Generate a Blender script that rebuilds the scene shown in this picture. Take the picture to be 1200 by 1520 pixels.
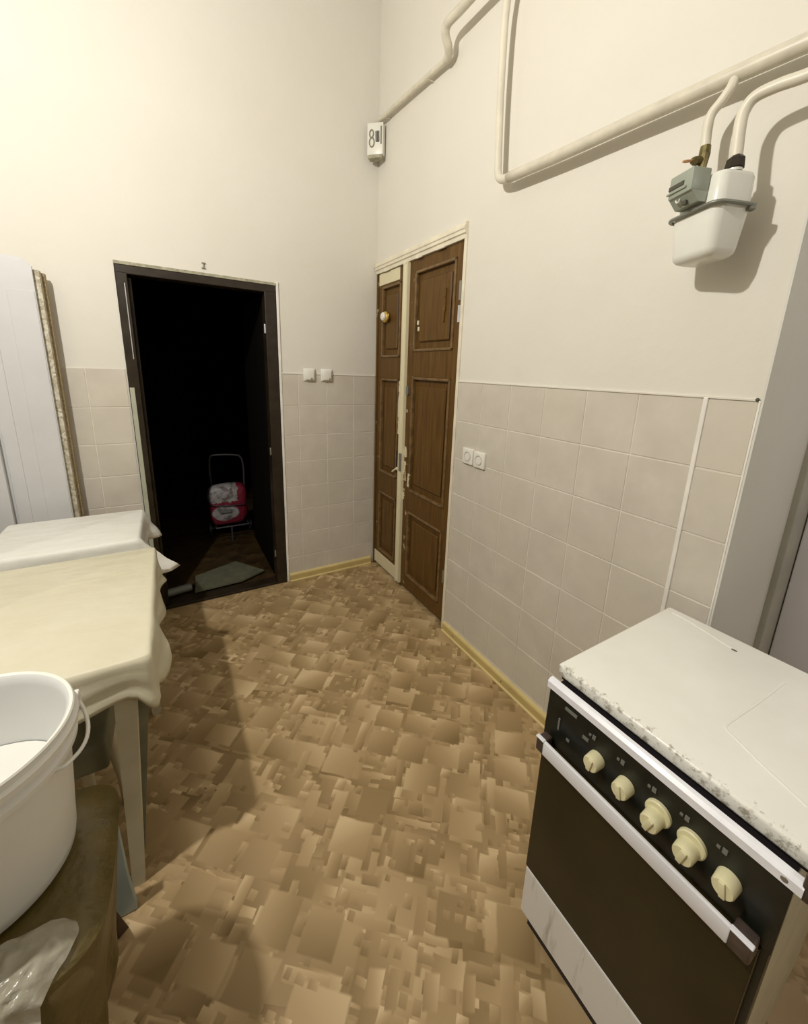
import bpy, bmesh, math, random
from mathutils import Vector, Matrix, noise

# ------------------------------------------------------------------ clear
for o in list(bpy.data.objects):
    bpy.data.objects.remove(o, do_unlink=True)
SC = bpy.context.scene
COL = SC.collection
random.seed(7)

# ------------------------------------------------------------------ camera (1200 x 1520)
cam_d = bpy.data.cameras.new('camera')
cam = bpy.data.objects.new('camera', cam_d); COL.objects.link(cam)
R3 = ((0.8532458146889531, -0.5201608957110626, 0.03747295409825347),
      (-0.08972443177941225, -0.21720295518483113, -0.9719940342413824),
      (0.513732523846453, 0.8259876021055287, -0.2319986532510746))
right, down, fwd = (Vector(r) for r in R3)
m = Matrix((( right.x, -down.x, -fwd.x, -1.30784),
            ( right.y, -down.y, -fwd.y, -2.67902),
            ( right.z, -down.z, -fwd.z, 1.50772),
            (0, 0, 0, 1)))
cam.matrix_world = m
cam_d.sensor_fit = 'HORIZONTAL'; cam_d.sensor_width = 36.0
cam_d.lens = 591.19 / 1200 * 36
cam_d.shift_x = -14.34 / 1200
cam_d.shift_y = -66.1 / 1200
cam_d.clip_start = 0.02
SC.camera = cam

# ------------------------------------------------------------------ world, lamps, exposure
w = bpy.data.worlds.new('world'); SC.world = w; w.use_nodes = True
w.node_tree.nodes['Background'].inputs[0].default_value = (0.02, 0.02, 0.02, 1)
w.node_tree.nodes['Background'].inputs[1].default_value = 0.2

def lamp(name, loc, power, color, radius):
    d = bpy.data.lights.new(name, 'POINT'); d.energy = power; d.color = color
    d.shadow_soft_size = radius
    o = bpy.data.objects.new(name, d); COL.objects.link(o); o.location = loc
    return o
lamp('ceiling_bulb', (-2.08, -1.74, 2.78), 120, (1.0, 0.968, 0.905), 0.035)
lamp('recess_fill', (-0.22, -3.75, 2.35), 14, (1.0, 0.97, 0.95), 0.12)  # added unseen lamp, brightens the opening's side and the pale panel
lamp('rear_fill', (-1.9, -3.9, 3.1), 3, (1.0, 0.96, 0.90), 0.45)  # added soft fill behind the camera, lifts the right wall
SC.view_settings.view_transform = 'Standard'
SC.view_settings.look = 'None'
SC.view_settings.exposure = 0.17
SC.view_settings.gamma = 1.0
SC.view_settings.use_curve_mapping = False

# ------------------------------------------------------------------ material helpers
class NT:
    def __init__(s, name):
        s.m = bpy.data.materials.new(name); s.m.use_nodes = True
        s.t = s.m.node_tree; s.n = s.t.nodes; s.b = s.n['Principled BSDF']
    def new(s, typ, **kw):
        nd = s.n.new(typ)
        for k, v in kw.items(): setattr(nd, k, v)
        return nd
    def link(s, a, b): s.t.links.new(a, b)
    def put(s, sock, v):
        if hasattr(v, 'is_output') or isinstance(v, bpy.types.NodeSocket): s.link(v, sock)
        else: sock.default_value = v
    def math(s, op, a, b=0.0, c=None, clamp=False):
        nd = s.new('ShaderNodeMath', operation=op, use_clamp=clamp)
        s.put(nd.inputs[0], a); s.put(nd.inputs[1], b)
        if c is not None: s.put(nd.inputs[2], c)
        return nd.outputs[0]
    def mix(s, f, a, b):
        nd = s.new('ShaderNodeMix', data_type='RGBA')
        s.put(nd.inputs[0], f); s.put(nd.inputs[6], a); s.put(nd.inputs[7], b)
        return nd.outputs[2]
    def pos(s): return s.new('ShaderNodeNewGeometry').outputs['Position']
    def mapped(s, vec, scale=(1, 1, 1), rot=(0, 0, 0), loc=(0, 0, 0)):
        nd = s.new('ShaderNodeMapping'); s.link(vec, nd.inputs[0])
        nd.inputs['Scale'].default_value = scale; nd.inputs['Rotation'].default_value = rot
        nd.inputs['Location'].default_value = loc
        return nd.outputs[0]
    def noise(s, vec, scale, detail=3, rough=.55):
        nd = s.new('ShaderNodeTexNoise'); s.link(vec, nd.inputs['Vector'])
        nd.inputs['Scale'].default_value = scale; nd.inputs['Detail'].default_value = detail
        nd.inputs['Roughness'].default_value = rough
        return nd.outputs[0]
    def ramp(s, f, stops):
        nd = s.new('ShaderNodeValToRGB'); s.link(f, nd.inputs[0])
        el = nd.color_ramp.elements
        while len(el) < len(stops): el.new(0.5)
        for e, (p, c) in zip(el, stops):
            e.position = p; e.color = c if len(c) == 4 else (*c, 1)
        return nd.outputs[0]
    def step(s, f, lo, hi):
        nd = s.new('ShaderNodeMapRange', clamp=True); s.link(f, nd.inputs[0])
        nd.inputs[1].default_value = lo; nd.inputs[2].default_value = hi
        return nd.outputs[0]
    def bump(s, h, strength=.2, dist=.005):
        nd = s.new('ShaderNodeBump'); nd.inputs['Strength'].default_value = strength
        nd.inputs['Distance'].default_value = dist
        s.link(h, nd.inputs['Height']); s.link(nd.outputs[0], s.b.inputs['Normal'])
    def color(s, v): s.put(s.b.inputs['Base Color'], v)
    def rough(s, v): s.put(s.b.inputs['Roughness'], v)

def c4(c): return (c[0], c[1], c[2], 1)
def simple(name, col, rough=.5, metal=0.0, var=.12, nscale=8, bump=0.0, bscale=60, alpha=1, spec=.5):
    t = NT(name); p = t.pos()
    n = t.noise(p, nscale)
    dark = tuple(x * (1 - var) for x in col); lite = tuple(min(1, x * (1 + var)) for x in col)
    t.color(t.ramp(n, [(.3, dark), (.7, lite)]))
    t.rough(rough); t.b.inputs['Metallic'].default_value = metal
    t.b.inputs['Specular IOR Level'].default_value = spec
    if bump: t.bump(t.noise(p, bscale, 4), bump, .004)
    if alpha < 1: t.b.inputs['Alpha'].default_value = alpha
    return t.m

# wall plaster
def plaster(name, a, b, patch=None):
    t = NT(name); p = t.pos()
    n = t.noise(p, 1.3, 5); n2 = t.noise(p, 9, 4)
    c = t.ramp(n, [(.3, a), (.7, b)])
    if patch:
        f = t.math('MULTIPLY', t.step(n2, .6, .75), .35)
        c = t.mix(f, c, c4(patch))
    t.color(c); t.rough(.85); t.b.inputs['Specular IOR Level'].default_value = .25
    t.bump(t.math('ADD', t.noise(p, 26, 4), t.math('MULTIPLY', n2, 2)), .18, .006)
    return t.m
M = {}
M['wall'] = plaster('wall_paint', (.69, .66, .585), (.725, .70, .63), (.685, .66, .55))
M['reveal'] = plaster('reveal_paint', (.63, .62, .56), (.70, .69, .63))
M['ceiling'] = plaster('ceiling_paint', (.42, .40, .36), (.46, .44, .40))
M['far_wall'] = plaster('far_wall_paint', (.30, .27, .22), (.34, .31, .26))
M['hall'] = simple('hall_shade_black', (.006, .005, .004), .95, spec=.05)  # near-black so the hall's lack of light sits in the colour
M['grout'] = simple('grout', (.70, .66, .585), .8)
# tiles: faint marbling, each tile its own slight tone
t = NT('wall_tile'); p = t.pos(); oi = t.new('ShaderNodeObjectInfo')
n = t.noise(p, 7, 6, .6); v = t.noise(p, 2.4, 3)
c = t.ramp(n, [(.3, (.545, .50, .43)), (.55, (.60, .555, .48)), (.75, (.655, .61, .535))])
c = t.mix(t.math('MULTIPLY', t.step(v, .45, .65), .45), c, (.60, .565, .455, 1))
c = t.mix(t.math('MULTIPLY', oi.outputs['Random'], .22), c, (.645, .605, .535, 1))
t.color(c); t.rough(.42); t.bump(t.noise(p, 30, 3), .05, .003); M['tile'] = t.m
M['plastic_trim'] = simple('plastic_trim', (.80, .78, .72), .4)
M['skirting'] = simple('skirting_paint', (.68, .55, .25), .45, var=.08)
M['skirting_mid'] = simple('skirting_groove', (.56, .43, .17), .5, var=.08)

# linoleum: layers of randomly sized overlapping rectangles, each with its own grade of tan
def lino(name, tone):
    t = NT(name)
    p = t.pos()
    wn0 = t.new('ShaderNodeTexNoise'); t.link(p, wn0.inputs['Vector']); wn0.inputs['Scale'].default_value = 9; wn0.inputs['Detail'].default_value = 2
    wv = t.new('ShaderNodeVectorMath', operation='MULTIPLY_ADD'); t.link(wn0.outputs['Color'], wv.inputs[0])
    wv.inputs[1].default_value = (.013, .013, 0); t.link(p, wv.inputs[2])
    base = t.mapped(wv.outputs[0], rot=(0, 0, math.radians(-48)))
    col = None; hgt = None
    layers = [ (6.5, 6.0, 0.00, 0.0, 0.0, .50, .50),
               (22, 19, 0.45, 0.37, 1.0, .26, .5),
               (12, 10, 0.42, 0.11, 2.0, .32, .5),
               (22, 6.5, 0.62, 0.71, 3.0, .18, .5),
               (8.0, 6.4, 0.45, 0.53, 4.0, .36, .5),
               (27, 27, 0.72, 0.19, 5.0, .22, .5),
               (7.0, 21, 0.74, 0.83, 6.0, .22, .5),
               (8.4, 7.6, 0.62, 0.29, 7.0, .38, .5)]
    for sx, sy, thr, off, seed, lo, hi in layers:
        q = t.mapped(base, scale=(sx, sy, 1), loc=(off + seed * 3.3, off * 1.7, 0),
                     rot=(0, 0, math.radians((seed * 37) % 11 - 5)))
        fl = t.new('ShaderNodeVectorMath', operation='FLOOR'); t.link(q, fl.inputs[0])
        fr = t.new('ShaderNodeVectorMath', operation='SUBTRACT')
        t.link(q, fr.inputs[0]); t.link(fl.outputs[0], fr.inputs[1])
        ad = t.new('ShaderNodeVectorMath', operation='ADD')
        sp0 = t.new('ShaderNodeSeparateXYZ'); t.link(fl.outputs[0], sp0.inputs[0])
        cb = t.new('ShaderNodeCombineXYZ'); t.link(sp0.outputs[0], cb.inputs[0]); t.link(sp0.outputs[1], cb.inputs[1])
        cb.inputs[2].default_value = seed + .37
        wn = t.new('ShaderNodeTexWhiteNoise', noise_dimensions='3D'); t.link(cb.outputs[0], wn.inputs['Vector'])
        sc = t.new('ShaderNodeSeparateColor'); t.link(wn.outputs['Color'], sc.inputs[0])
        r1, r2, r3 = sc.outputs; val = wn.outputs['Value']
        sf = t.new('ShaderNodeSeparateXYZ'); t.link(fr.outputs[0], sf.inputs[0])
        fx, fy = sf.outputs[0], sf.outputs[1]
        # gradient inside the rectangle, in a random direction
        g = t.math('ADD', t.math('MULTIPLY', t.math('SUBTRACT', fx, .5), t.math('MULTIPLY_ADD', r1, 2.0, -1.0)),
                   t.math('MULTIPLY', t.math('SUBTRACT', fy, .5), t.math('MULTIPLY_ADD', r2, 2.0, -1.0)))
        f = t.math('ADD', t.math('MULTIPLY', g, .72), t.math('MULTIPLY_ADD', r3, .50, .25))
        cc = t.ramp(f, [(.0, tone[0]), (.42, tone[1]), (.68, tone[2]), (1.0, tone[3])])
        if thr > 0:
            hx = t.math('MULTIPLY_ADD', r2, hi - lo, lo); hy = t.math('MULTIPLY_ADD', r3, hi - lo, lo)
            mx = t.math('MULTIPLY', t.math('SUBTRACT', hx, t.math('ABSOLUTE', t.math('SUBTRACT', fx, .5))), 22, clamp=True)
            my = t.math('MULTIPLY', t.math('SUBTRACT', hy, t.math('ABSOLUTE', t.math('SUBTRACT', fy, .5))), 22, clamp=True)
            mk = t.math('MULTIPLY', t.math('MULTIPLY', mx, my), t.math('GREATER_THAN', val, thr))
            col = t.mix(mk, col, cc)
        else:
            col = cc
    # wear and pinkish blotches
    col = t.mix(t.math('MULTIPLY', t.step(t.noise(p, 4, 3), .5, .75), .22), col, c4(tone[4]))
    t.color(col); t.rough(.48); t.bump(t.noise(p, 40, 3), .05, .003)
    t.b.inputs['Specular IOR Level'].default_value = .35
    return t.m
M['lino'] = lino('linoleum', ((.215, .140, .055), (.36, .25, .12), (.45, .32, .165), (.64, .485, .28), (.42, .28, .16)))
M['hall_lino_shaded'] = lino('hall_linoleum_shaded', ((.016, .009, .003), (.04, .024, .008), (.06, .035, .012), (.08, .05, .02), (.035, .02, .008)))  # tones darkened to put the hall's shade into the floor

# worn brown door paint over cream
def door_paint(name, wear):
    t = NT(name); p = t.pos()
    gr = t.noise(t.mapped(p, scale=(1, 9, .7)), 5, 4)
    n = t.noise(p, 14, 6, .7)
    c = t.ramp(gr, [(.3, (.085, .040, .008)), (.6, (.125, .064, .013)), (.8, (.165, .095, .028))])
    c = t.mix(t.step(n, wear, wear + .03), c, (.52, .42, .23, 1))
    t.color(c); t.rough(.5); t.b.inputs['Specular IOR Level'].default_value = .28; t.bump(n, .25, .003)
    return t.m
M['door_brown'] = door_paint('door_brown', .70)
M['door_edge'] = door_paint('door_brown_worn', .615)
M['moulding'] = simple('moulding_worn', (.165, .098, .038), .45, var=.35, nscale=22)
def cream_paint(name, wear):
    t = NT(name); p = t.pos(); n = t.noise(p, 30, 5, .7)
    t.color(t.mix(t.step(n, wear, wear + .04), (.70, .64, .44, 1), (.20, .13, .05, 1)))
    t.rough(.5); t.bump(n, .2, .003); return t.m
M['door_cream'] = cream_paint('door_cream', .72)
M['door_cream_worn'] = cream_paint('door_cream_worn', .54)
M['cornice'] = simple('cornice_paint', (.74, .69, .55), .6, bump=.3, bscale=30)
M['frame_dark'] = simple('frame_dark', (.026, .018, .010), .4, spec=.3, var=.35, nscale=14)
M['frame_top'] = simple('frame_top_plaster', (.33, .31, .22), .7, var=.3, nscale=40, bump=.3)
M['pale_strip'] = simple('pale_strip', (.42, .43, .33), .6)
M['hinge'] = simple('hinge_metal', (.62, .62, .64), .3, .4)
M['dull_metal'] = simple('dull_metal', (.30, .29, .26), .4, .7)
M['dark'] = simple('dark_void', (.012, .008, .010), .6)
M['board'] = simple('white_laminate', (.60, .60, .605), .32, var=.03)
t = NT('chipboard'); p = t.pos()
vn = t.new('ShaderNodeTexVoronoi'); t.link(p, vn.inputs['Vector']); vn.inputs['Scale'].default_value = 95
sv = t.new('ShaderNodeSeparateColor'); t.link(vn.outputs['Color'], sv.inputs[0])
t.color(t.ramp(sv.outputs[0], [(.0, (.36, .31, .21)), (.5, (.50, .45, .34)), (1.0, (.68, .65, .54))])); t.rough(.9); M['chipboard'] = t.m
M['chip_brown'] = simple('chipboard_brown', (.36, .28, .16), .9, var=.3, nscale=90)
# cloths
def cloth_mat(name, a, b):
    t = NT(name); p = t.pos(); n = t.noise(p, 5, 4)
    t.color(t.ramp(n, [(.3, a), (.7, b)])); t.rough(.5)
    t.b.inputs['Specular IOR Level'].default_value = .4
    t.bump(t.math('ADD', t.noise(t.mapped(p, scale=(1, 2.2, 1)), 6, 2), t.math('MULTIPLY', t.noise(p, 60, 2), .06)), .28, .03)
    return t.m
M['cloth_cream'] = cloth_mat('cloth_cream', (.60, .565, .42), (.65, .615, .475))
M['cloth_white'] = cloth_mat('cloth_white', (.70, .69, .63), (.76, .755, .70))
M['cream_wood'] = simple('cream_wood', (.55, .50, .36), .5, var=.1)
M['grey_green'] = simple('grey_green_paint', (.185, .18, .115), .6, var=.2)
M['pale_blue'] = simple('pale_blue_paint', (.34, .40, .38), .5, var=.12)
M['brown_wood'] = simple('brown_wood', (.050, .022, .012), .5, var=.3)
M['bucket'] = simple('bucket_plastic', (.74, .73, .67), .35, var=.03)
M['bucket_in'] = simple('bucket_inside', (.70, .71, .70), .4, var=.03)
M['sticker'] = simple('sticker', (.40, .37, .30), .5)
# plastic film
def film(name, a, b, alo, ahi, rough):
    t = NT(name); p = t.pos(); n = t.noise(p, 7, 4)
    t.color(t.ramp(n, [(.35, a), (.7, b)])); t.rough(rough)
    t.link(t.step(t.noise(p, 5, 3), .2, .9), t.b.inputs['Alpha'])
    ar = t.new('ShaderNodeMapRange'); t.link(n, ar.inputs[0])
    ar.inputs[3].default_value = alo; ar.inputs[4].default_value = ahi
    t.link(ar.outputs[0], t.b.inputs['Alpha'])
    t.bump(t.math('ADD', t.noise(t.mapped(p, scale=(1, 1, .35)), 14, 3), t.math('MULTIPLY', t.noise(p, 45, 3), .3)), .5, .02)
    return t.m
M['film'] = film('brown_film', (.095, .068, .014), (.15, .108, .028), .84, .97, .42)
M['clear_bag'] = film('clear_bag', (.36, .335, .25), (.52, .49, .40), .60, .92, .22)
# stove enamel, dirty along the front edge
t = NT('white_enamel'); p = t.pos(); sx = t.new('ShaderNodeSeparateXYZ'); t.link(p, sx.inputs[0])
n = t.noise(p, 55, 6, .75); n3 = t.noise(p, 9, 3)
nx = t.step(sx.outputs[0], -.530, -.573)
dirt = t.step(t.math('ADD', n, t.math('MULTIPLY', t.math('SUBTRACT', nx, 1.0), .30)), .50, .62)
base = t.ramp(n3, [(.3, (.76, .755, .69)), (.7, (.81, .805, .745))])
t.color(t.mix(t.math('MULTIPLY', dirt, .75), base, (.20, .17, .10, 1))); t.rough(.3); M['enamel'] = t.m
t = NT('enamel_drawer'); p = t.pos(); n = t.noise(t.mapped(p, scale=(1, 1, .12)), 30, 5, .7)
t.color(t.mix(t.math('MULTIPLY', t.step(n, .57, .72), .7), (.70, .70, .68, 1), (.34, .30, .24, 1))); t.rough(.35); M['drawer'] = t.m
M['rail'] = simple('rail_enamel', (.80, .81, .86), .22, var=.05, nscale=30)
M['stove_side'] = simple('stove_side', (.50, .47, .34), .45, var=.1)
M['panel_black'] = simple('panel_black', (.010, .011, .008), .32, var=.5, nscale=20)
t = NT('oven_glass'); p = t.pos(); n = t.noise(p, 5, 4); n2 = t.noise(p, 70, 2)
c = t.ramp(n, [(.3, (.018, .012, .002)), (.7, (.032, .023, .006))])
t.color(t.mix(t.math('MULTIPLY', t.step(n2, .68, .75), .7), c, (.008, .006, .004, 1))); t.rough(.3); t.b.inputs['Specular IOR Level'].default_value = .3; M['glass'] = t.m
M['knob'] = simple('knob_plastic', (.70, .66, .42), .4, var=.06)
M['handle_white'] = simple('handle_white', (.74, .75, .79), .35, var=.03)
M['handle_end'] = simple('handle_bracket', (.075, .055, .045), .35, .3, var=.4, nscale=30)
M['mark_grey'] = simple('printed_mark', (.16, .16, .14), .5)
M['pipe'] = simple('pipe_paint', (.62, .58, .47), .38, var=.1, nscale=16, bump=.15, bscale=30)
M['pipe_thin'] = simple('pipe_paint_light', (.68, .645, .53), .4, var=.08, bump=.12, bscale=40)
M['meter'] = simple('meter_enamel', (.74, .74, .67), .25, var=.03)
M['meter_grey'] = simple('meter_grey', (.30, .33, .27), .4, var=.05)
M['band'] = simple('meter_band', (.22, .23, .19), .4, .4)
M['brass'] = simple('old_brass', (.15, .12, .045), .45, .6, var=.4, nscale=60)
M['orange'] = simple('valve_handle', (.55, .30, .14), .5)
M['switch'] = simple('switch_plastic', (.78, .77, .70), .3, var=.02)
M['socket_shade'] = simple('socket_recess', (.52, .50, .45), .5)
M['ink'] = simple('black_ink', (.07, .065, .045), .6)
M['ink2'] = simple('grey_ink', (.22, .21, .15), .6)
M['gold'] = simple('gold_plastic', (.62, .42, .10), .35, .3)
M['lilac'] = simple('lilac_white_paint', (.84, .83, .90), .45, var=.02)
M['jamb'] = simple('window_jamb_paint', (.44, .43, .37), .7, var=.08)
M['mat'] = simple('mat_grey', (.115, .115, .070), .8, var=.2, nscale=20)  # colour dimmed to carry the shade inside the doorway
M['roll'] = simple('roll_grey', (.16, .17, .15), .5, var=.2)
M['cart_metal'] = simple('cart_metal', (.075, .075, .078), .5, .3)
M['tyre'] = simple('cart_black', (.02, .02, .022), .5)

t = NT('bag_plastic'); p = t.pos()
q = t.mapped(p, loc=(.93, 0, -.30)); sq = t.new('ShaderNodeSeparateXYZ'); t.link(q, sq.inputs[0])
X_, Z_ = sq.outputs[0], sq.outputs[2]
n = t.noise(p, 14, 4, .6)
top = t.step(t.math('ADD', Z_, t.math('MULTIPLY', t.math('SUBTRACT', n, .5), .16)), .055, .065)
left = t.math('LESS_THAN', t.math('ADD', X_, t.math('MULTIPLY', n, .10)), .12)
el = t.math('ADD', t.math('POWER', t.math('DIVIDE', t.math('ADD', X_, .03), .105), 2.0),
            t.math('POWER', t.math('DIVIDE', t.math('ADD', Z_, .035), .07), 2.0))
blob = t.step(t.math('ADD', el, t.math('MULTIPLY', n, .8)), 1.45, 1.30)
white = t.math('MAXIMUM', t.math('MULTIPLY', top, left), blob)
wcol = t.ramp(t.noise(p, 22, 3), [(.35, (.15, .12, .11)), (.52, (.34, .32, .32)), (.7, (.42, .41, .41))])
c = t.mix(white, (.20, .018, .035, 1), wcol)
t.color(c); t.rough(.35); t.bump(t.noise(p, 18, 4), .6, .02); M['bag'] = t.m

# ------------------------------------------------------------------ mesh helpers (all in world metres)
def nb(): return bmesh.new()
def box(bm, x0, x1, y0, y1, z0, z1, bev=0.0, seg=2, mat=None):
    b = bmesh.new()
    bmesh.ops.create_cube(b, size=1)
    bmesh.ops.scale(b, vec=(abs(x1 - x0), abs(y1 - y0), abs(z1 - z0)), verts=b.verts)
    if bev > 0:
        bmesh.ops.bevel(b, geom=b.edges[:], offset=bev, segments=seg, affect='EDGES', profile=.5)
    bmesh.ops.translate(b, vec=((x0 + x1) / 2, (y0 + y1) / 2, (z0 + z1) / 2), verts=b.verts)
    if mat is not None: bmesh.ops.transform(b, matrix=mat, verts=b.verts)
    merge(bm, b); return bm
def merge(bm, b):
    me = bpy.data.meshes.new('tmp'); b.to_mesh(me); b.free(); bm.from_mesh(me); bpy.data.meshes.remove(me)
def catmull(pts, n=8):
    P = [Vector(p) for p in pts]; P = [P[0] * 2 - P[1]] + P + [P[-1] * 2 - P[-2]]
    out = []
    for i in range(1, len(P) - 2):
        for k in range(n):
            t_ = k / n
            out.append(.5 * ((2 * P[i]) + (P[i + 1] - P[i - 1]) * t_ + (2 * P[i - 1] - 5 * P[i] + 4 * P[i + 1] - P[i + 2]) * t_ ** 2
                             + (3 * P[i] - P[i - 1] - 3 * P[i + 1] + P[i + 2]) * t_ ** 3))
    out.append(P[-2]); return out
def tube(bm, pts, r, seg=14, cap=True, flat=1.0):
    P = [Vector(p) for p in pts]; rs = r if isinstance(r, (list, tuple)) else [r] * len(P)
    rings = []; prev = None
    for i, p_ in enumerate(P):
        d = (P[min(i + 1, len(P) - 1)] - P[max(i - 1, 0)]).normalized()
        if prev is None:
            a = d.cross(Vector((0, 0, 1)))
            if a.length < .1: a = d.cross(Vector((0, 1, 0)))
            a.normalize()
        else:
            a = (prev - d * prev.dot(d)).normalized()
        prev = a; b_ = d.cross(a)
        rings.append([bm.verts.new(p_ + (a * math.cos(u) + b_ * math.sin(u) * flat) * rs[i])
                      for u in (2 * math.pi * k / seg for k in range(seg))])
    for A, B in zip(rings, rings[1:]):
        for k in range(seg): bm.faces.new((A[k], A[(k + 1) % seg], B[(k + 1) % seg], B[k]))
    if cap:
        bm.faces.new(rings[0][::-1]); bm.faces.new(rings[-1])
    return bm
def lathe(bm, prof, c, seg=72, axis=None):
    rings = []
    for r_, z_ in prof:
        rings.append([bm.verts.new((r_ * math.cos(2 * math.pi * k / seg), r_ * math.sin(2 * math.pi * k / seg), z_)) for k in range(seg)] if r_ > 1e-5
                     else [bm.verts.new((0, 0, z_))])
    for A, B in zip(rings, rings[1:]):
        for k in range(seg):
            k2 = (k + 1) % seg
            if len(A) == 1 and len(B) == 1: continue
            if len(A) == 1: bm.faces.new((A[0], B[k2], B[k]))
            elif len(B) == 1: bm.faces.new((A[k], A[k2], B[0]))
            else: bm.faces.new((A[k], A[k2], B[k2], B[k]))
    Mx = Matrix.Translation(Vector(c))
    if axis is not None: Mx = Mx @ Vector((0, 0, 1)).rotation_difference(Vector(axis)).to_matrix().to_4x4()
    vs = [v_ for ring in rings for v_ in ring]
    bmesh.ops.transform(bm, matrix=Mx, verts=vs)
    return bm
def prism(bm, poly, axis, a, b):
    """extrude a 2-D outline along an axis ('x','y','z') from a to b"""
    def mk(u, v_, w_):
        return {'x': (w_, u, v_), 'y': (u, w_, v_), 'z': (u, v_, w_)}[axis]
    A = [bm.verts.new(mk(u, v_, a)) for u, v_ in poly]; B = [bm.verts.new(mk(u, v_, b)) for u, v_ in poly]
    bm.faces.new(A[::-1]); bm.faces.new(B); n_ = len(poly)
    for k in range(n_): bm.faces.new((A[k], A[(k + 1) % n_], B[(k + 1) % n_], B[k]))
    return bm
ORG = {}
def link(o, parent):
    COL.objects.link(o)
    if parent is not None: o.parent = parent
def obj(name, bm, mat, parent=None, smooth=False, label=None, kind=None):
    bmesh.ops.recalc_face_normals(bm, faces=bm.faces)
    org = Vector((0, 0, 0)); q_ = parent
    while q_ is not None: org += Vector(q_.location); q_ = q_.parent
    own = Vector((0, 0, 0))
    if bm.verts:
        lo = Vector([min(v_.co[i] for v_ in bm.verts) for i in range(3)]); hi = Vector([max(v_.co[i] for v_ in bm.verts) for i in range(3)])
        own = (lo + hi) / 2
        if parent is None: own.z = lo.z
    bmesh.ops.translate(bm, vec=-own, verts=bm.verts)
    me = bpy.data.meshes.new(name); bm.to_mesh(me); bm.free()
    if smooth is True:
        for f_ in me.polygons: f_.use_smooth = True
    elif smooth:
        for f_ in me.polygons: f_.use_smooth = True
        try: me.set_sharp_from_angle(angle=math.radians(smooth))
        except Exception: pass
    me.materials.append(mat)
    o = bpy.data.objects.new(name, me); link(o, parent); o.location = own - org
    if label: o['label'] = label
    if kind: o['kind'] = kind
    return o
def tag(o, label, cat, group=None):
    o['label'] = label; o['category'] = cat
    if group: o['group'] = group
    return o
def thing(name, label, cat, loc, group=None):
    o = bpy.data.objects.new(name, None); o.empty_display_size = .05; COL.objects.link(o); o.location = loc
    return tag(o, label, cat, group)
def sroot(name, loc):
    o = bpy.data.objects.new(name, None); o.empty_display_size = .05; COL.objects.link(o); o.location = loc
    o['kind'] = 'structure'; return o

# ------------------------------------------------------------------ room shell
H = 4.1; XL = -2.75; YF = -4.3; DOORZ = 2.0; DX0, DX1 = -1.478, -.680; BT = .07
floor = obj('floor', box(nb(), XL - .1, .62, YF - .1, .0, -.05, 0), M['lino'], kind='structure')
obj('floor_hall', box(nb(), XL - .1, .62, 0.0, 2.7, -.05, 0), M['hall_lino_shaded'], kind='structure')
obj('ceiling', box(nb(), XL - .1, .70, YF - .1, 2.7, H, H + .05), M['ceiling'], kind='structure')
bm = nb()
box(bm, XL, DX0, 0.006, BT, 0, H); box(bm, DX1, .57, 0.006, BT, 0, H); box(bm, DX0, DX1, .006, BT, DOORZ, H)
wall_back = obj('wall_back', bm, M['wall'], kind='structure')
bm = nb()
box(bm, .006, .565, -2.26, -.985, 0, H); box(bm, .006, .565, -.985, 0.006, 2.222, H); box(bm, .07, .565, -.985, 0.006, 0, 2.222)
wall_right = obj('wall_right', bm, M['wall'], kind='structure')
obj('wall_left', box(nb(), XL - .06, XL, YF, BT, 0, H), M['far_wall'], kind='structure')
obj('wall_front', box(nb(), XL - .06, .62, YF - .06, YF, 0, H), M['far_wall'], kind='structure')
obj('wall_recess', box(nb(), .57, .62, YF, -2.263, 0, H), M['reveal'], kind='structure')
# the grey side of the deep opening and its darker jamb
obj('trim_1', box(nb(), .0, .43, -2.266, -2.2608, 0, H), M['reveal'], kind='structure')
obj('trim_2', box(nb(), .43, .566, -2.285, -2.2605, 0, H, .004), M['jamb'], kind='structure')
d3 = sroot('door_3', (.565, -2.75, 0))
obj('leaf', box(nb(), .545, .568, -3.25, -2.288, 0.02, 2.3, .004), M['lilac'], d3)
# hall beyond the dark doorway
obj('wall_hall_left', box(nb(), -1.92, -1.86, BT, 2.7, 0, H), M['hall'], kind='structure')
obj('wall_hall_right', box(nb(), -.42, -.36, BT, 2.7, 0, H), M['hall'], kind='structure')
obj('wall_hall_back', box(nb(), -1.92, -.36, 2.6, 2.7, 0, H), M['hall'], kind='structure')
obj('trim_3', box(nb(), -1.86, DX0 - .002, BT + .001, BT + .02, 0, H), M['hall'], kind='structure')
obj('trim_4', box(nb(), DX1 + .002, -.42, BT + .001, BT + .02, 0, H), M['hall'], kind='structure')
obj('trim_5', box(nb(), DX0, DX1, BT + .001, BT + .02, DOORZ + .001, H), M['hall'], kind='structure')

# ---- tiles (share mesh by size)
TC = {}
def tile(parent, axis, u0, u1, z0, z1):
    g = .0022; du, dz = round(u1 - u0 - 2 * g, 4), round(z1 - z0 - 2 * g, 4)
    if du < .012 or dz < .012: return
    key = (axis, du, dz)
    if key not in TC:
        b = nb()
        if axis == 'x': box(b, -.003, .003, -du / 2, du / 2, -dz / 2, dz / 2, .0012, 1)
        else: box(b, -du / 2, du / 2, -.003, .003, -dz / 2, dz / 2, .0012, 1)
        me = bpy.data.meshes.new('tile'); b.to_mesh(me); b.free(); me.materials.append(M['tile']); TC[key] = me
    o = bpy.data.objects.new('tile', TC[key]); link(o, parent)
    c = ((.0045 if axis == 'x' else (u0 + u1) / 2), ((u0 + u1) / 2 if axis == 'x' else .0045), (z0 + z1) / 2)
    j = random.uniform(-.0006, .0004)
    o.location = Vector(c) + Vector((j if axis == 'x' else 0, j if axis == 'y' else 0, 0)) - Vector(parent.location)
TOP = 1.468
rowsR = [TOP - .2 * k for k in range(8)] + [.0]
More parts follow.
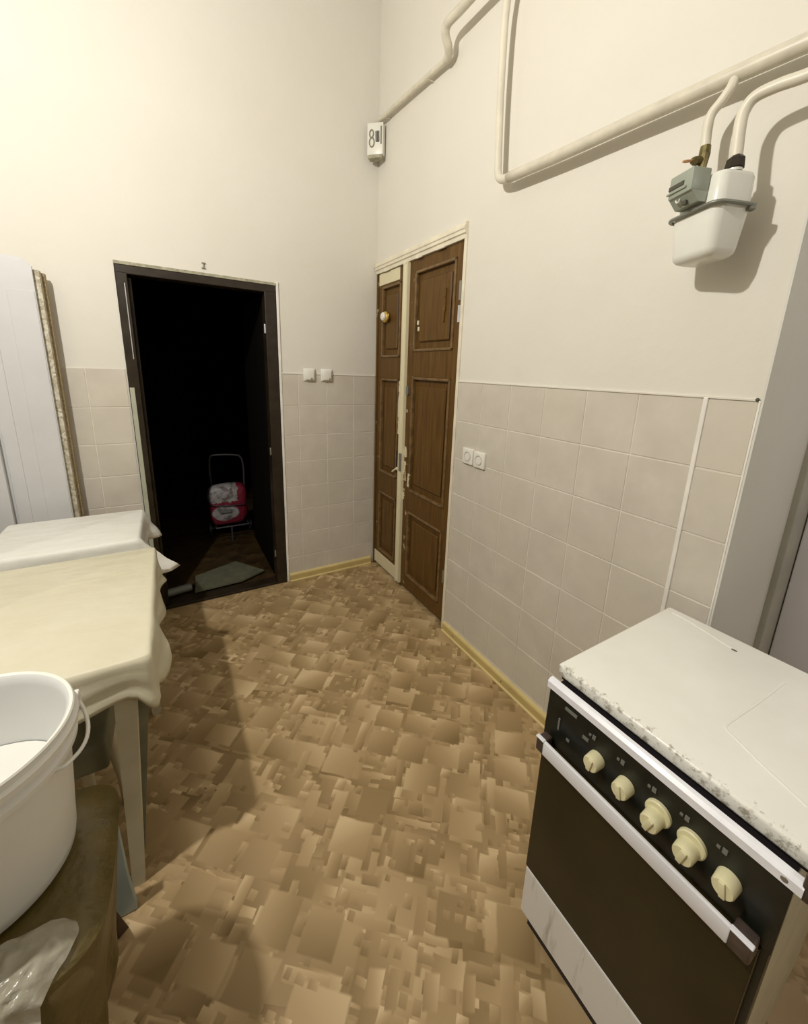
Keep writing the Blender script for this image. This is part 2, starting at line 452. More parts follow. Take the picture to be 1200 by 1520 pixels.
colsR = [-.990, -1.175, -1.367, -1.559, -1.751, -1.943, -2.133, -2.257]
obj('grout', box(nb(), .0035, .007, -2.259, -.988, 0, TOP), M['grout'], wall_right)
for a, b in zip(colsR, colsR[1:]):
    for z1, z0 in zip(rowsR, rowsR[1:]): tile(wall_right, 'x', b, a, max(z0, .0), z1)
obj('tile_trim', box(nb(), -.004, .004, -2.141, -2.129, .05, TOP + .002, .002), M['plastic_trim'], wall_right)
obj('tile_trim', box(nb(), -.0015, .0065, -2.2605, -2.2555, 0, TOP + .002, .001), M['plastic_trim'], wall_right)
obj('corner_screw', lathe(nb(), [(0, .004), (.004, .003), (.005, 0)], (.0, -2.252, TOP + .004), 12, (-1, 0, 0)), M['ink'], wall_right)
rowsB = [TOP, 1.265, 1.065, .885, .71, .538, .36, .18, 0]
obj('grout', box(nb(), -.665, 0.0, .0035, .007, 0, TOP), M['grout'], wall_back)
obj('grout', box(nb(), XL, -1.482, .0035, .007, 0, TOP), M['grout'], wall_back)
for a, b in zip([-.664, -.561, -.368, -.169], [-.561, -.368, -.169, -.003]):
    for z1, z0 in zip(rowsB, rowsB[1:]): tile(wall_back, 'y', a, b, z0, z1)
xs = [-1.483, -1.655, -1.85, -2.045, -2.24, -2.44, -2.64, -2.745]
for a, b in zip(xs[1:], xs):
    for z1, z0 in zip(rowsB, rowsB[1:]): tile(wall_back, 'y', a, b, z0, z1)
# white plaster return beside the doorway
obj('plaster_edge', box(nb(), -.680, -.665, -.003, .008, 0, 2.012, .002), M['plastic_trim'], wall_back)
obj('tile_ledge', box(nb(), -.665, -.002, -.001, .007, TOP, TOP + .006, .001), M['wall'], wall_back)
obj('tile_ledge', box(nb(), -.001, .007, -2.256, -.988, TOP, TOP + .006, .001), M['wall'], wall_right)

# ---- skirting boards
def skirting(name, axis, a, b):
    r_ = bmesh.new()
    prof = [(0.002, 0), (-.020, 0), (-.021, .006), (-.015, .012), (-.013, .052), (-.009, .058), (0.002, .060)]
    if axis == 'y': prism(r_, prof, 'y', a, b)
    else: prism(r_, [(u, v_) for u, v_ in prof], 'x', a, b)
    o = obj(name, r_, M['skirting'], kind='structure')
    r2 = bmesh.new()
    if axis == 'y': box(r2, -.0155, -.010, a + .001, b - .001, .016, .046)
    else: box(r2, a + .001, b - .001, -.0155, -.010, .016, .046)
    obj('groove', r2, M['skirting_mid'], o)
    return o
sk = skirting('baseboard_right', 'y', -2.24, -.992)
for y_ in (-1.10, -1.50, -1.90):
    obj('screw', lathe(nb(), [(0, .0015), (.003, .001), (.0035, 0)], (-.0155, y_, .030), 10, (-1, 0, 0)), M['frame_dark'], sk)
skirting('baseboard_back', 'x', -.662, -.022)

# ------------------------------------------------------------------ dark doorway (door_2)
d2 = sroot('door_2', ((DX0 + DX1) / 2, .04, 0))
def fr(x0, x1, z0, z1, y0=-.004, y1=.085, m_='frame_dark', nm='jamb', bev=.004, label=None):
    return obj(nm, box(nb(), x0, x1, y0, y1, z0, z1, bev), M[m_], d2, label=label)
fr(DX0 + .003, DX0 + .052, 0, 1.955)
fr(DX0 + .050, DX0 + .066, 0, 1.935, .03, .085, nm='door_stop')
fr(DX1 - .070, DX1 - .003, 0, 1.955)
fr(DX0 + .003, DX1 - .003, 1.945, 1.988, nm='header')
fr(DX0, DX1, 1.988, 2.004, -.006, .06, 'frame_top', 'header_plaster', .002, 'chipped grey plaster strip')
fr(DX0 + .004, DX0 + .026, 0, 1.37, -.010, -.003, 'pale_strip', 'jamb_strip', .002, 'pale lower strip on the left jamb')
fr(DX0 + .036, DX0 + .040, 1.52, 1.90, -.008, -.003, 'hinge', 'gloss_line', .001, 'pale line standing in for gloss on the left jamb')  # highlight on the jamb put in as a thin pale strip
fr(DX0 + .003, DX1 - .003, 0, .018, .0, .09, 'frame_dark', 'threshold', .004)
for z_, hgt, m_ in ((1.735, .055, 'hinge'), (.965, .05, 'dull_metal'), (.235, .05, 'dull_metal')):
    h = obj('hinge', box(nb(), -.758, -.748, .002, .016, z_ - hgt / 2, z_ + hgt / 2, .003), M[m_], d2, label='pale metal hinge')
obj('door_leaf', box(nb(), -.745, -.705, .10, .88, .02, 1.94, .003), M['hall'], d2)  # near-black too, the unlit look is in its colour
hk = bmesh.new()
box(hk, -1.075, -1.057, -.002, .006, 2.052, 2.057); box(hk, -1.0685, -1.0645, -.003, .006, 2.030, 2.055); box(hk, -1.077, -1.058, -.002, .006, 2.026, 2.031)
tag(obj('wall_hook', hk, M['ink2']), 'tiny dark hook mark on the wall just above the dark doorway', 'hook')

# ------------------------------------------------------------------ brown double door (door_1)
d1 = sroot('door_1', (.02, -.49, 0))
def dpart(nm, bm, m_, parent=None, label=None, smooth=False):
    return obj(nm, bm, M[m_], parent or d1, label=label, smooth=smooth)
# casing: stepped cornice on top, thin plaster edge on the right
pr_ = [(.03, 2.150), (-.004, 2.150), (-.006, 2.168), (-.014, 2.172), (-.015, 2.186), (-.020, 2.190), (-.021, 2.200), (-.013, 2.204), (-.014, 2.216), (-.004, 2.222), (.03, 2.222)]
b = bmesh.new(); prism(b, pr_, 'y', -.986, -.004); dpart('cornice', b, 'cornice')
for k in range(4):
    y0 = -.12 - k * .21 + random.uniform(-.02, .02); 
    dpart('paint_flake', box(nb(), -.010, .0, y0 - random.uniform(.05, .1), y0, 2.144 + random.uniform(0, .004), 2.165, .002, 1), 'cornice')
dpart('side_casing', box(nb(), -.003, .03, -.987, -.966, 0, 2.165, .003), 'cornice')
dpart('side_casing', box(nb(), .0, .03, -.020, -.002, 0, 2.15, .003), 'door_edge')
def leaf(y0, y1, z0, z1, panels, xf=.010):
    """y0 > y1 ; panels = (ya, yb, za, zb) openings"""
    root = dpart('leaf', box(nb(), xf + .016, xf + .034, y1, y0, z0, z1), 'door_brown')
    ya, yb = panels[0][0], panels[0][1]
    dpart('stile', box(nb(), xf, xf + .018, ya, y0, z0, z1, .002), 'door_edge', root)
    dpart('stile', box(nb(), xf, xf + .018, y1, yb, z0, z1, .002), 'door_brown', root)
    zs = [z0] + [v_ for pz in sorted(panels, key=lambda q_: q_[2]) for v_ in (pz[2], pz[3])] + [z1]
    for za, zb in zip(zs[0::2], zs[1::2]):
        dpart('rail', box(nb(), xf, xf + .018, yb - .001, ya + .001, za, zb, .002), 'door_brown', root)
    for (pa, pb, za, zb) in panels:
        b = bmesh.new(); w_ = .016
        for (u0, u1, v0, v1) in ((pb, pa, zb - w_, zb), (pb, pa, za, za + w_), (pb, pb + w_, za, zb), (pa - w_, pa, za, zb)):
            box(b, xf - .007, xf + .018, u0, u1, v0, v1, .005, 2)
        dpart('moulding', b, 'moulding', root)
        # raised and fielded panel
        b = bmesh.new(); box(b, xf + .004, xf + .016, pb + .050, pa - .050, za + .055, zb - .055, .006, 1)
        dpart('panel', b, 'door_brown', root)
    return root
leafR = leaf(-.437, -.964, .03, 2.148, [(-.505, -.905, 1.63, 2.085), (-.505, -.905, .74, 1.48), (-.505, -.905, .125, .60)])
leafL = leaf(-.022, -.385, .03, 2.148, [(-.075, -.335, 1.60, 2.06), (-.075, -.335, .78, 1.46), (-.075, -.335, .15, .63)])
dpart('top_patch', box(nb(), .006, .012, -.315, -.030, 2.072, 2.145, .001), 'door_cream', leafL, 'bare cream paint at the top of the narrow leaf')
dpart('bottom_rail', box(nb(), .004, .012, -.375, -.024, .03, .125, .001), 'door_cream', leafL, 'cream lower rail')
b = bmesh.new(); prism(b, [(.010, -.378), (-.006, -.380), (-.012, -.388), (-.012, -.402), (-.003, -.408), (-.003, -.425), (-.009, -.428), (-.009, -.436), (.010, -.438)], 'z', .035, 2.150)
dpart('astragal', b, 'door_cream', leafL, 'cream cover strip over the joint of the leaves')
# worn cream patches, lock hole, bolt
def patch(y0, y1, z0, z1, x=.004, m_='door_cream_worn'):
    pts = []; n_ = 9
    for k in range(n_): pts.append((y0 + random.uniform(-.004, .004), z0 + (z1 - z0) * k / (n_ - 1)))
    for k in range(n_): pts.append((y1 + random.uniform(-.006, .006), z1 - (z1 - z0) * k / (n_ - 1)))
    b = bmesh.new(); prism(b, pts, 'x', x, x + .008); dpart('paint_patch', b, m_, leafL if y0 > -.43 else leafR)
patch(-.345, -.380, 1.10, 1.45); patch(-.350, -.380, .97, 1.09, m_='door_edge')
patch(-.440, -.470, .96, 1.03, .006); patch(-.440, -.462, .80, .93, .006); patch(-.440, -.452, .66, .74, .006)
patch(-.500, -.516, .77, .86, .002, 'door_cream'); patch(-.452, -.462, 1.255, 1.275, .006, 'door_cream')
patch(-.800, -.818, 1.78, 1.95, .006, 'door_edge')
dpart('lock_hole', box(nb(), -.005, .012, -.376, -.350, .865, .985, .002), 'dark', leafL, 'dark slot where the lock was')
b = bmesh.new(); tube(b, [(-.012, -.372, .865), (-.016, -.350, .852), (-.02, -.330, .835)], .006, 8); box(b, -.012, .006, -.386, -.362, .855, .875, .002)
dpart('latch_hook', b, 'door_cream', leafL, 'small white latch hook')
dpart('bolt', box(nb(), -.006, .012, -.480, -.455, 1.37, 1.42, .002), 'dull_metal', leafR, 'small grey bolt')
dpart('bolt', box(nb(), -.015, -.004, -.434, -.404, .86, .98, .002), 'dull_metal', leafL, 'worn metal lock plate')
for z0, z1, m_ in ((1.87, 1.96, 'dull_metal'), (1.765, 1.845, 'hinge'), (.30, .38, 'dull_metal')):
    b = bmesh.new(); tube(b, [(-.004, -.962, z0), (-.004, -.962, z1)], .008, 10)
    dpart('hinge', b, m_, leafR, 'chipped metal hinge')
for (y_, z_) in ((-.545, 1.80), (-.552, 1.765)):
    b = bmesh.new(); box(b, .006, .016, y_ - .010, y_ + .004, z_ - .018, z_ + .008, .003); dpart('scratch', b, 'door_cream', leafR)
# round ornament hooked on the narrow leaf
o_ = thing('wall_ornament', 'small round white and gold ornament fixed to the narrow leaf of the brown door', 'ornament', (.006, -.135, 1.86))
obj('disc', lathe(nb(), [(0, -.010), (.034, -.010), (.036, .004), (.030, .014), (0, .016)], (-.004, -.150, 1.862), 28, (-1, 0, 0)), M['gold'], o_, True)
obj('face', lathe(nb(), [(0, .010), (.020, .008), (.028, .0), (.028, -.004)], (-.024, -.148, 1.864), 28, (-1, 0.0, 0)), M['switch'], o_, True, label='white domed face')
b = bmesh.new(); tube(b, [(-.012, -.190, 1.838), (-.016, -.208, 1.856), (-.018, -.224, 1.874)], [.006, .010, .003], 10)
obj('prong', b, M['gold'], o_, True)

# ------------------------------------------------------------------ switches and sockets
def switch(xc, label, dotdx):
    s = thing('light_switch', label, 'switch', (xc, .0, 1.466), None)
    obj('back_plate', box(nb(), xc - .040, xc + .040, -.010, .003, 1.425, 1.508, .006, 3), M['switch'], s, 40)
    obj('rocker', box(nb(), xc - .029, xc + .029, -.026, -.008, 1.433, 1.500, .006, 3), M['switch'], s, 40)
    obj('indicator', box(nb(), xc + dotdx - .005, xc + dotdx + .005, -.0275, -.024, 1.436, 1.448, .001), M['ink2'], s)
    return s
switch(-.487, 'white wall switch left of its twin, nearest the dark doorway', .010)
switch(-.369, 'white wall switch right of its twin, nearer the room corner', .016)
def sock(yc, zc, label):
    s = thing('wall_socket', label, 'socket', (.0, yc, zc), None)
    h_ = .041
    obj('face_plate', box(nb(), -.013, .003, yc - h_, yc + h_, zc - h_, zc + h_, .005, 3), M['switch'], s, 40)
    b = bmesh.new(); lathe(b, [(0, -.006), (.017, -.006), (.019, .0), (.0235, .003), (.026, .001)], (-.0132, yc, zc), 28, (-1, 0, 0))
    obj('well', b, M['socket_shade'], s, True)
    b = bmesh.new()
    for dy in (-.009, .009): lathe(b, [(0, .0012), (.0032, .001), (.0032, 0)], (-.0078, yc + dy, zc), 10, (-1, 0, 0))
    obj('pin_holes', b, M['ink'], s)
sock(-1.115, 1.098, 'white socket on the tiles, the one closer to the brown door')
sock(-1.203, 1.095, 'white socket on the tiles, the one farther from the brown door')

# ------------------------------------------------------------------ corner box with marks "8 ш"
cb_ = thing('junction_box', 'small white box with handwritten marks high in the room corner', 'box', (-.055, -.075, 2.80))
CM = Matrix.Translation((-.055, -.072, 0)) @ Matrix.Rotation(math.radians(-45), 4, 'Z')   # local x = across the face, local -y = outward
def cP(u, z_, d_=-.0185): return CM @ Vector((u, d_, z_))
b = bmesh.new(); box(b, -.052, .052, -.017, .030, 2.815, 2.988, .006, 2, CM); obj('case', b, M['switch'], cb_, 40)
b = bmesh.new(); box(b, -.046, .050, -.022, .028, 2.796, 2.817, .006, 2, CM); obj('lower_lip', b, M['frame_top'], cb_, 40)
b = bmesh.new()
for zc, r_, u0 in ((2.928, .020, -.022), (2.882, .025, -.020)):
    tube(b, [cP(u0 + r_ * .62 * math.cos(a), zc + r_ * math.sin(a)) for a in (2 * math.pi * k / 14 for k in range(15))], .0040, 6)
obj('figure_eight', b, M['ink2'], cb_)
b = bmesh.new()
for u_ in (.008, .017, .026): tube(b, [cP(u_ - .002, 2.940), cP(u_, 2.885)], .0034, 6)
tube(b, [cP(.008, 2.886), cP(.027, 2.884)], .0034, 6)
obj('letter_mark', b, M['ink'], cb_)
b = bmesh.new(); box(b, .036, .044, -.0195, -.015, 2.87, 2.965, 0, 1, CM); obj('slot', b, M['ink2'], cb_)

# ------------------------------------------------------------------ gas pipes
gp = thing('gas_pipe', 'cream painted gas pipe running along the upper right wall with an upright drop', 'pipe', (-.06, -1.3, 2.26))
far = catmull([(-.028, .004, 3.02), (-.028, -.40, 2.99), (-.028, -.72, 2.962), (-.035, -.80, 2.955), (-.060, -.832, 2.968), (-.085, -.842, 3.000), (-.092, -.870, 3.022),
               (-.090, -.96, 3.020), (-.090, -1.10, 3.014), (-.085, -1.19, 3.010)], 6)
nf = len(far); rs = [.0135 if p_.y > -.78 else .019 for p_ in far]
b = bmesh.new(); tube(b, far, rs, 16); obj('far_run', b, M['pipe'], gp, True)
drop = catmull([(-.085, -1.17, 3.010), (-.075, -1.215, 3.005), (-.060, -1.224, 2.96), (-.055, -1.210, 2.85), (-.052, -1.212, 2.62), (-.050, -1.226, 2.38), (-.050, -1.235, 2.315), (-.050, -1.262, 2.292),
                (-.050, -1.310, 2.284)], 8)
b = bmesh.new(); tube(b, drop, [.0145 + .004 * (i / (len(drop) - 1)) ** 4 for i in range(len(drop))], 16); obj('drop_pipe', b, M['pipe_thin'], gp, True)
main = [(-.050, -1.295, 2.286), (-.050, -1.55, 2.270), (-.050, -1.80, 2.259), (-.050, -2.05, 2.246), (-.050, -2.25, 2.234)]
main_far = [(-.050, -2.24, 2.2345), (-.050, -2.62, 2.212), (-.050, -3.1, 2.185)]
b = bmesh.new(); tube(b, catmull(main, 4) + [Vector(p_) for p_ in main_far[1:]], .0195, 18); obj('main_run', b, M['pipe'], gp, True)
for y_, z_, x_ in ((-.15, 3.012, -.028), (-.62, 2.972, -.028)):
    b = bmesh.new(); tube(b, [(.006, y_, z_ - .014), (x_, y_, z_ - .014)], .004, 8); obj('bracket', b, M['pipe'], gp)
b = bmesh.new(); tube(b, [(.006, -2.45, 2.226), (-.07, -2.45, 2.226)], .006, 8); obj('bracket', b, M['pipe'], gp)
fm = thing('inlet_pipe', 'thin curved pipe dropping from the thick gas pipe to the left of the meter', 'pipe', (-.08, -2.06, 2.05))
b = bmesh.new(); tube(b, catmull([(-.052, -2.078, 2.240), (-.062, -2.078, 2.216), (-.066, -2.064, 2.192), (-.070, -2.046, 2.168), (-.072, -2.044, 2.135), (-.074, -2.048, 2.09)], 7), .0115, 14)
obj('bend', b, M['pipe_thin'], fm, True)
om = thing('outlet_pipe', 'thin bent pipe leaving the top right of the meter beneath the thick pipe', 'pipe', (-.11, -2.14, 2.02))
b = bmesh.new(); tube(b, catmull([(-.108, -2.140, 2.02), (-.104, -2.133, 2.09), (-.102, -2.134, 2.125), (-.100, -2.150, 2.148), (-.095, -2.19, 2.153), (-.090, -2.24, 2.150), (-.080, -2.36, 2.150), (-.07, -2.50, 2.152), (-.07, -3.0, 2.15)], 7), .013, 14)
obj('bend', b, M['pipe_thin'], om, True)

# ------------------------------------------------------------------ gas meter (turned about 22 degrees on the wall)
K = Vector((-.172, -2.147, 0)); aM = .3815
U = Vector((math.sin(aM), math.cos(aM), 0)); V = Vector((math.cos(aM), -math.sin(aM), 0))
MM = Matrix(((U.x, V.x, 0, K.x), (U.y, V.y, 0, K.y), (0, 0, 1, 0), (0, 0, 0, 1)))
W_, D_ = .150, .110; ZB = 1.9235
gm = thing('gas_meter', 'white gas meter with a grey counter box hanging on the right wall under the pipes', 'meter', (-.10, -2.12, 1.82))
def rrect(w0, w1, d0, d1, r_, n_=6):
    pts = []
    for (cx_, cy_, a0) in ((w1 - r_, d1 - r_, 0), (w0 + r_, d1 - r_, 90), (w0 + r_, d0 + r_, 180), (w1 - r_, d0 + r_, 270)):
        for k in range(n_ + 1):
            a = math.radians(a0 + 90 * k / n_); pts.append((cx_ + r_ * math.cos(a), cy_ + r_ * math.sin(a)))
    return pts
def loft(secs, mat):
    b = bmesh.new(); rings = []
    for z_, ins, r_ in secs:
        rings.append([b.verts.new((u, v_, z_)) for u, v_ in rrect(ins, W_ - ins, ins, D_ - ins, r_)])
    n_ = len(rings[0])
    for A, B in zip(rings, rings[1:]):
        for k in range(n_): b.faces.new((A[k], A[(k + 1) % n_], B[(k + 1) % n_], B[k]))
    b.faces.new(rings[0]); b.faces.new(rings[-1])
    bmesh.ops.transform(b, matrix=mat, verts=b.verts); return b
obj('upper_shell', loft([(ZB + .002, .004, .022), (1.986, .005, .022), (1.994, .008, .022), (1.998, .016, .020)], MM), M['meter'], gm, 50)
obj('lower_shell', loft([(1.812, .030, .012), (1.816, .020, .016), (1.823, .0135, .020), (1.832, .011, .022), (ZB - .002, .004, .022)], MM), M['meter'], gm, 50)
b = bmesh.new(); ring = [MM @ Vector((u, v_, ZB)) for u, v_ in rrect(-.003, W_ + .003, -.003, D_ + .003, .024)]; ring.append(ring[0])
tube(b, ring, .0048, 8); obj('seam_band', b, M['band'], gm, True)
b = bmesh.new(); box(b, .036, .108, -.046, .004, 1.955, 2.006, .004, 2, MM); cbx = obj('counter_box', b, M['meter_grey'], gm, 40, label='grey counter box')
b = bmesh.new(); prism(b, [(-.044, 1.959), (-.020, 1.934), (.0, 1.934), (.006, 1.959)], 'x', .037, .107); bmesh.ops.transform(b, matrix=MM, verts=b.verts)
obj('counter_chin', b, M['meter_grey'], gm)
b = bmesh.new(); box(b, .060, .106, -.048, -.044, 1.975, 1.984, 0, 1, MM); obj('number_window', b, M['ink'], cbx)
b = bmesh.new(); box(b, .050, .110, -.050, -.0455, 1.965, 1.970, .001, 1, MM); obj('ledge', b, M['meter_grey'], cbx)
b = bmesh.new(); tube(b, [MM @ Vector((.082 + .006 * math.cos(a), -.037, 1.950 + .006 * math.sin(a))) for a in (math.pi * k / 8 + math.pi for k in range(9))], .0018, 6); obj('seal', b, M['meter'], cbx)
b = bmesh.new(); box(b, .060, .072, -.034, -.026, 1.934, 1.944, .001, 1, MM); obj('seal_tag', b, M['ink'], cbx)
b = bmesh.new(); box(b, -.006, .010, .085, .104, ZB - .012, ZB + .006, .003, 1, MM); obj('clip', b, M['band'], gm)
# brass valve on the inlet, nut on the outlet
vl = thing('gas_valve', 'old brass valve with a small orange lever above the meter counter', 'valve', (-.085, -2.05, 2.0))
b = bmesh.new(); tube(b, [(-.076, -2.050, 1.998), (-.076, -2.050, 2.018), (-.076, -2.050, 2.022), (-.076, -2.050, 2.040), (-.076, -2.050, 2.044), (-.076, -2.050, 2.078), (-.075, -2.049, 2.096)],
                      [.008, .008, .012, .012, .009, .013, .012], 10); obj('body', b, M['brass'], vl)
b = bmesh.new(); tube(b, [(-.078, -2.049, 2.064), (-.096, -2.040, 2.062), (-.104, -2.036, 2.062)], [.009, .011, .007], 8); obj('stem', b, M['brass'], vl)
b = bmesh.new(); tube(b, [(-.102, -2.037, 2.062), (-.116, -2.029, 2.060), (-.124, -2.025, 2.059)], [.004, .006, .004], 8, flat=.6); obj('lever', b, M['orange'], vl)
b = bmesh.new(); tube(b, [(-.109, -2.140, 1.996), (-.109, -2.140, 2.004), (-.109, -2.140, 2.006), (-.109, -2.140, 2.024), (-.108, -2.139, 2.028)], [.013, .013, .021, .019, .014], 8)
obj('union_nut', b, M['frame_dark'], om, label='dark union nut')
obj('washer', lathe(nb(), [(0, 0), (.017, 0), (.017, .005), (0, .005)], (-.109, -2.140, 1.9985), 20), M['meter'], gm)

# ------------------------------------------------------------------ leaning boards at the back left
bd = thing('white_board', 'tall white laminate board with faint vertical bands leaning behind the covered tables', 'board', (-1.88, -.12, 0))
b = bmesh.new()
zt = 1.93
prism(b, [(-2.075, .0), (-1.772, .0), (-1.772, 1.905), (-1.800, 1.935), (-2.075, 1.955)], 'y', -.128, -.110)
obj('panel_face', b, M['board'], bd)
for x0, x1, z1 in ((-1.868, -1.775, 1.80), (-1.975, -1.925, 1.90)):
    obj('laminate_band', box(nb(), x0, x1, -.1305, -.1275, 0, z1, .001, 1), M['board'], bd)
b2 = thing('chipboard_panel', 'raw edged chipboard panel standing upright behind the tall white board', 'board', (-1.86, -.07, 0))
obj('core', box(nb(), -2.06, -1.752, -.106, -.068, 0, 1.895, .001, 1), M['chipboard'], b2, label='speckled raw edge')
obj('backing', box(nb(), -2.06, -1.742, -.066, -.030, 0, 1.89, .001, 1), M['chip_brown'], b2, label='brown backing strip')
b3 = tag(obj('short_board', box(nb(), -2.10, -1.985, -.160, -.140, 0, 1.17, .002), M['board']), 'shorter white board in front of the tall one, cut by the left frame edge', 'board')

# ------------------------------------------------------------------ tables and cloths
def fnoise(x, y, s=1.0): return noise.noise(Vector((x * s, y * s, 3.1)))
def cloth(name, x0, x1, y0, y1, z, drop, flare, mat, label, group, rc=.018, n=46, K_=9):
    pts = []
    def side(ax, ay, bx, by, k):
        for i in range(k): pts.append((ax + (bx - ax) * i / k, ay + (by - ay) * i / k))
    cs = [((x1 - rc, y0 + rc), -90), ((x1 - rc, y1 - rc), 0), ((x0 + rc, y1 - rc), 90), ((x0 + rc, y0 + rc), 180)]
    P = []
    for ci, ((cx_, cy_), a0) in enumerate(cs):
        for k in range(7):
            a = math.radians(a0 + 90 * k / 6); P.append((cx_ + rc * math.cos(a), cy_ + rc * math.sin(a), math.cos(a), math.sin(a)))
        nx_, ny_ = cs[(ci + 1) % 4][0]; a = math.radians(a0 + 90)
        sx_, sy_ = cx_ + rc * math.cos(a), cy_ + rc * math.sin(a); ex_, ey_ = nx_ + rc * math.cos(a), ny_ + rc * math.sin(a)
        for i in range(1, n): P.append((sx_ + (ex_ - sx_) * i / n, sy_ + (ey_ - sy_) * i / n, math.cos(a), math.sin(a)))
    b = bmesh.new(); rings = []
    for k in range(K_ + 3):
        ring = []
        for (px, py, nx_, ny_) in P:
            if k == 0: q_ = (px - nx_ * .008, py - ny_ * .008, z)
            elif k == 1: q_ = (px - nx_ * .002, py - ny_ * .002, z - .002)
            else:
                t_ = (k - 1) / (K_ + 1); f_ = flare(px, py, nx_, ny_); d_ = drop(px, py, nx_, ny_)
                o_ = .002 + f_ * t_ ** 1.15 + .004 * math.sin(k * 1.3 + px * 9 + py * 7) * t_
                q_ = (px + nx_ * o_, py + ny_ * o_, z - .004 - d_ * t_)
            ring.append(b.verts.new(q_))
        rings.append(ring)
    N_ = len(P)
    for A, B in zip(rings, rings[1:]):
        for k in range(N_): b.faces.new((A[k], A[(k + 1) % N_], B[(k + 1) % N_], B[k]))
    b.faces.new(rings[0])
    o = obj(name, b, mat, smooth=60)
    s_ = o.modifiers.new('cloth_thickness', 'SOLIDIFY'); s_.thickness = .0015; s_.offset = 1
    return tag(o, label, 'tablecloth', group)
def gauss(a, c, w_): return math.exp(-((a - c) / w_) ** 2)

def table(name, x0, x1, y0, y1, z, label, legs, mat='cream_wood'):
    T_ = thing(name, label, 'table', ((x0 + x1) / 2, (y0 + y1) / 2, 0))
    obj('tabletop', box(nb(), x0 + .006, x1 - .006, y0 + .006, y1 - .006, z - .026, z - .002, .003), M[mat], T_)
    obj('apron', box(nb(), x0 + .05, x1 - .05, y0 + .055, y0 + .075, z - .115, z - .027), M[mat], T_)
    obj('apron', box(nb(), x0 + .05, x1 - .05, y1 - .075, y1 - .055, z - .115, z - .027), M[mat], T_)
    obj('apron', box(nb(), x1 - .075, x1 - .055, y0 + .076, y1 - .076, z - .115, z - .027), M[mat], T_)
    for (tx, ty, bx, by, w1, w0) in legs:
        b = bmesh.new(); A = []; B = []
        for (sx_, sy_) in ((-1, -1), (1, -1), (1, 1), (-1, 1)):
            A.append(b.verts.new((bx + sx_ * w0 / 2, by + sy_ * w0 / 2, 0))); B.append(b.verts.new((tx + sx_ * w1 / 2, ty + sy_ * w1 / 2, z - .026)))
        b.faces.new(A[::-1]); b.faces.new(B)
        for k in range(4): b.faces.new((A[k], A[(k + 1) % 4], B[(k + 1) % 4], B[k]))
        obj('leg', b, M[mat], T_)
    return T_
NX0, NX1, NY0, NY1 = -2.42, -1.405, -1.552, -.795
table('dining_table', NX0, NX1, NY0, NY1, .75, 'cream wooden table with tapered legs under the near cream cloth',
      [(-1.470, -1.510, -1.507, -1.535, .052, .030), (-1.47, -.86, -1.47, -.86, .05, .03), (-2.35, -1.49, -2.35, -1.49, .05, .03), (-2.35, -.86, -2.35, -.86, .05, .03)])
def dropN(px, py, nx_, ny_):
    d_ = .118 + .012 * math.sin(px * 14) + .010 * math.sin(py * 21)
    d_ += .060 * gauss(px, NX1, .030) * gauss(py, NY0, .030)
    if ny_ < -.5: d_ += .010 * gauss(px, -1.56, .08)
    if nx_ > .5: d_ += .02 * gauss(py, -.83, .04) - .02 * gauss(py, -1.05, .1) + .035 * gauss(py, -1.46, .05)
    return d_
def flareN(px, py, nx_, ny_):
    f_ = .010 + .008 * math.sin(px * 23 + 1)
    if nx_ > .5: f_ = .014 + .010 * math.sin(py * 26) + .016 * gauss(py, -1.40, .07) - .022 * gauss(py, -.79, .05) - .012 * gauss(py, -1.5, .03)
    return max(.002, f_)
cloth('tablecloth', NX0, NX1, NY0, NY1, .7525, dropN, flareN, M['cloth_cream'], 'cream tablecloth hanging over the large near table on the left', None)
FX0, FX1, FY0, FY1 = -1.975, -1.462, -.715, -.285
table('side_table', FX0, FX1, FY0, FY1, .762, 'small table under the white cloth between the near table and the back wall',
      [(-1.52, -.68, -1.52, -.68, .04, .03), (-1.52, -.34, -1.52, -.34, .04, .03), (-1.93, -.68, -1.93, -.68, .04, .03), (-1.93, -.34, -1.93, -.34, .04, .03)])
def dropF(px, py, nx_, ny_):
    d_ = .125 + .010 * math.sin(px * 17 + py * 13)
    if nx_ > .3: d_ += -.03 * gauss(py, -.47, .08) + .045 * gauss(py, -.705, .025)
    return d_
def flareF(px, py, nx_, ny_):
    f_ = .012
    if nx_ > .3: f_ = .020 + .050 * gauss(py, -.34, .06) + .118 * gauss(py, -.695, .011) - .010 * gauss(py, -.55, .08)
    return f_
cloth('tablecloth', FX0, FX1, FY0, FY1, .7645, dropF, flareF, M['cloth_white'], 'white tablecloth with a pointed corner over the small far table', None)

# low stool and boards beneath the near table
st = thing('low_stool', 'low grey green stool with thin tapered legs underneath the near table', 'stool', (-1.72, -1.28, 0))
obj('seat', box(nb(), -1.90, -1.555, -1.40, -1.14, .305, .40, .012, 3), M['grey_green'], st, 40)
for lx, ly in ((-1.632, -1.31), (-1.572, -1.24), (-1.86, -1.36), (-1.86, -1.18)):
    b = bmesh.new(); tube(b, [(lx, ly, .31), (lx, ly, .27), (lx + .012, ly - .01, .12), (lx + .015, ly - .012, 0)], [.022, .020, .010, .009], 10); obj('leg', b, M['cream_wood'], st, True)
b = bmesh.new(); prism(b, [(-1.535, .0), (-1.495, .0), (-1.424, .62), (-1.49, .62)], 'y', -1.450, -1.436)
tag(obj('leaning_board', b, M['grey_green']), 'narrow grey green board standing just behind the near table leg', 'board')
b = bmesh.new(); prism(b, [(-1.615, .004), (-1.508, .004), (-1.517, .12), (-1.522, .335), (-1.60, .35)], 'y', -1.612, -1.590)
tag(obj('blue_panel', b, M['pale_blue']), 'pale blue grey panel on the floor left of the near table leg', 'panel')

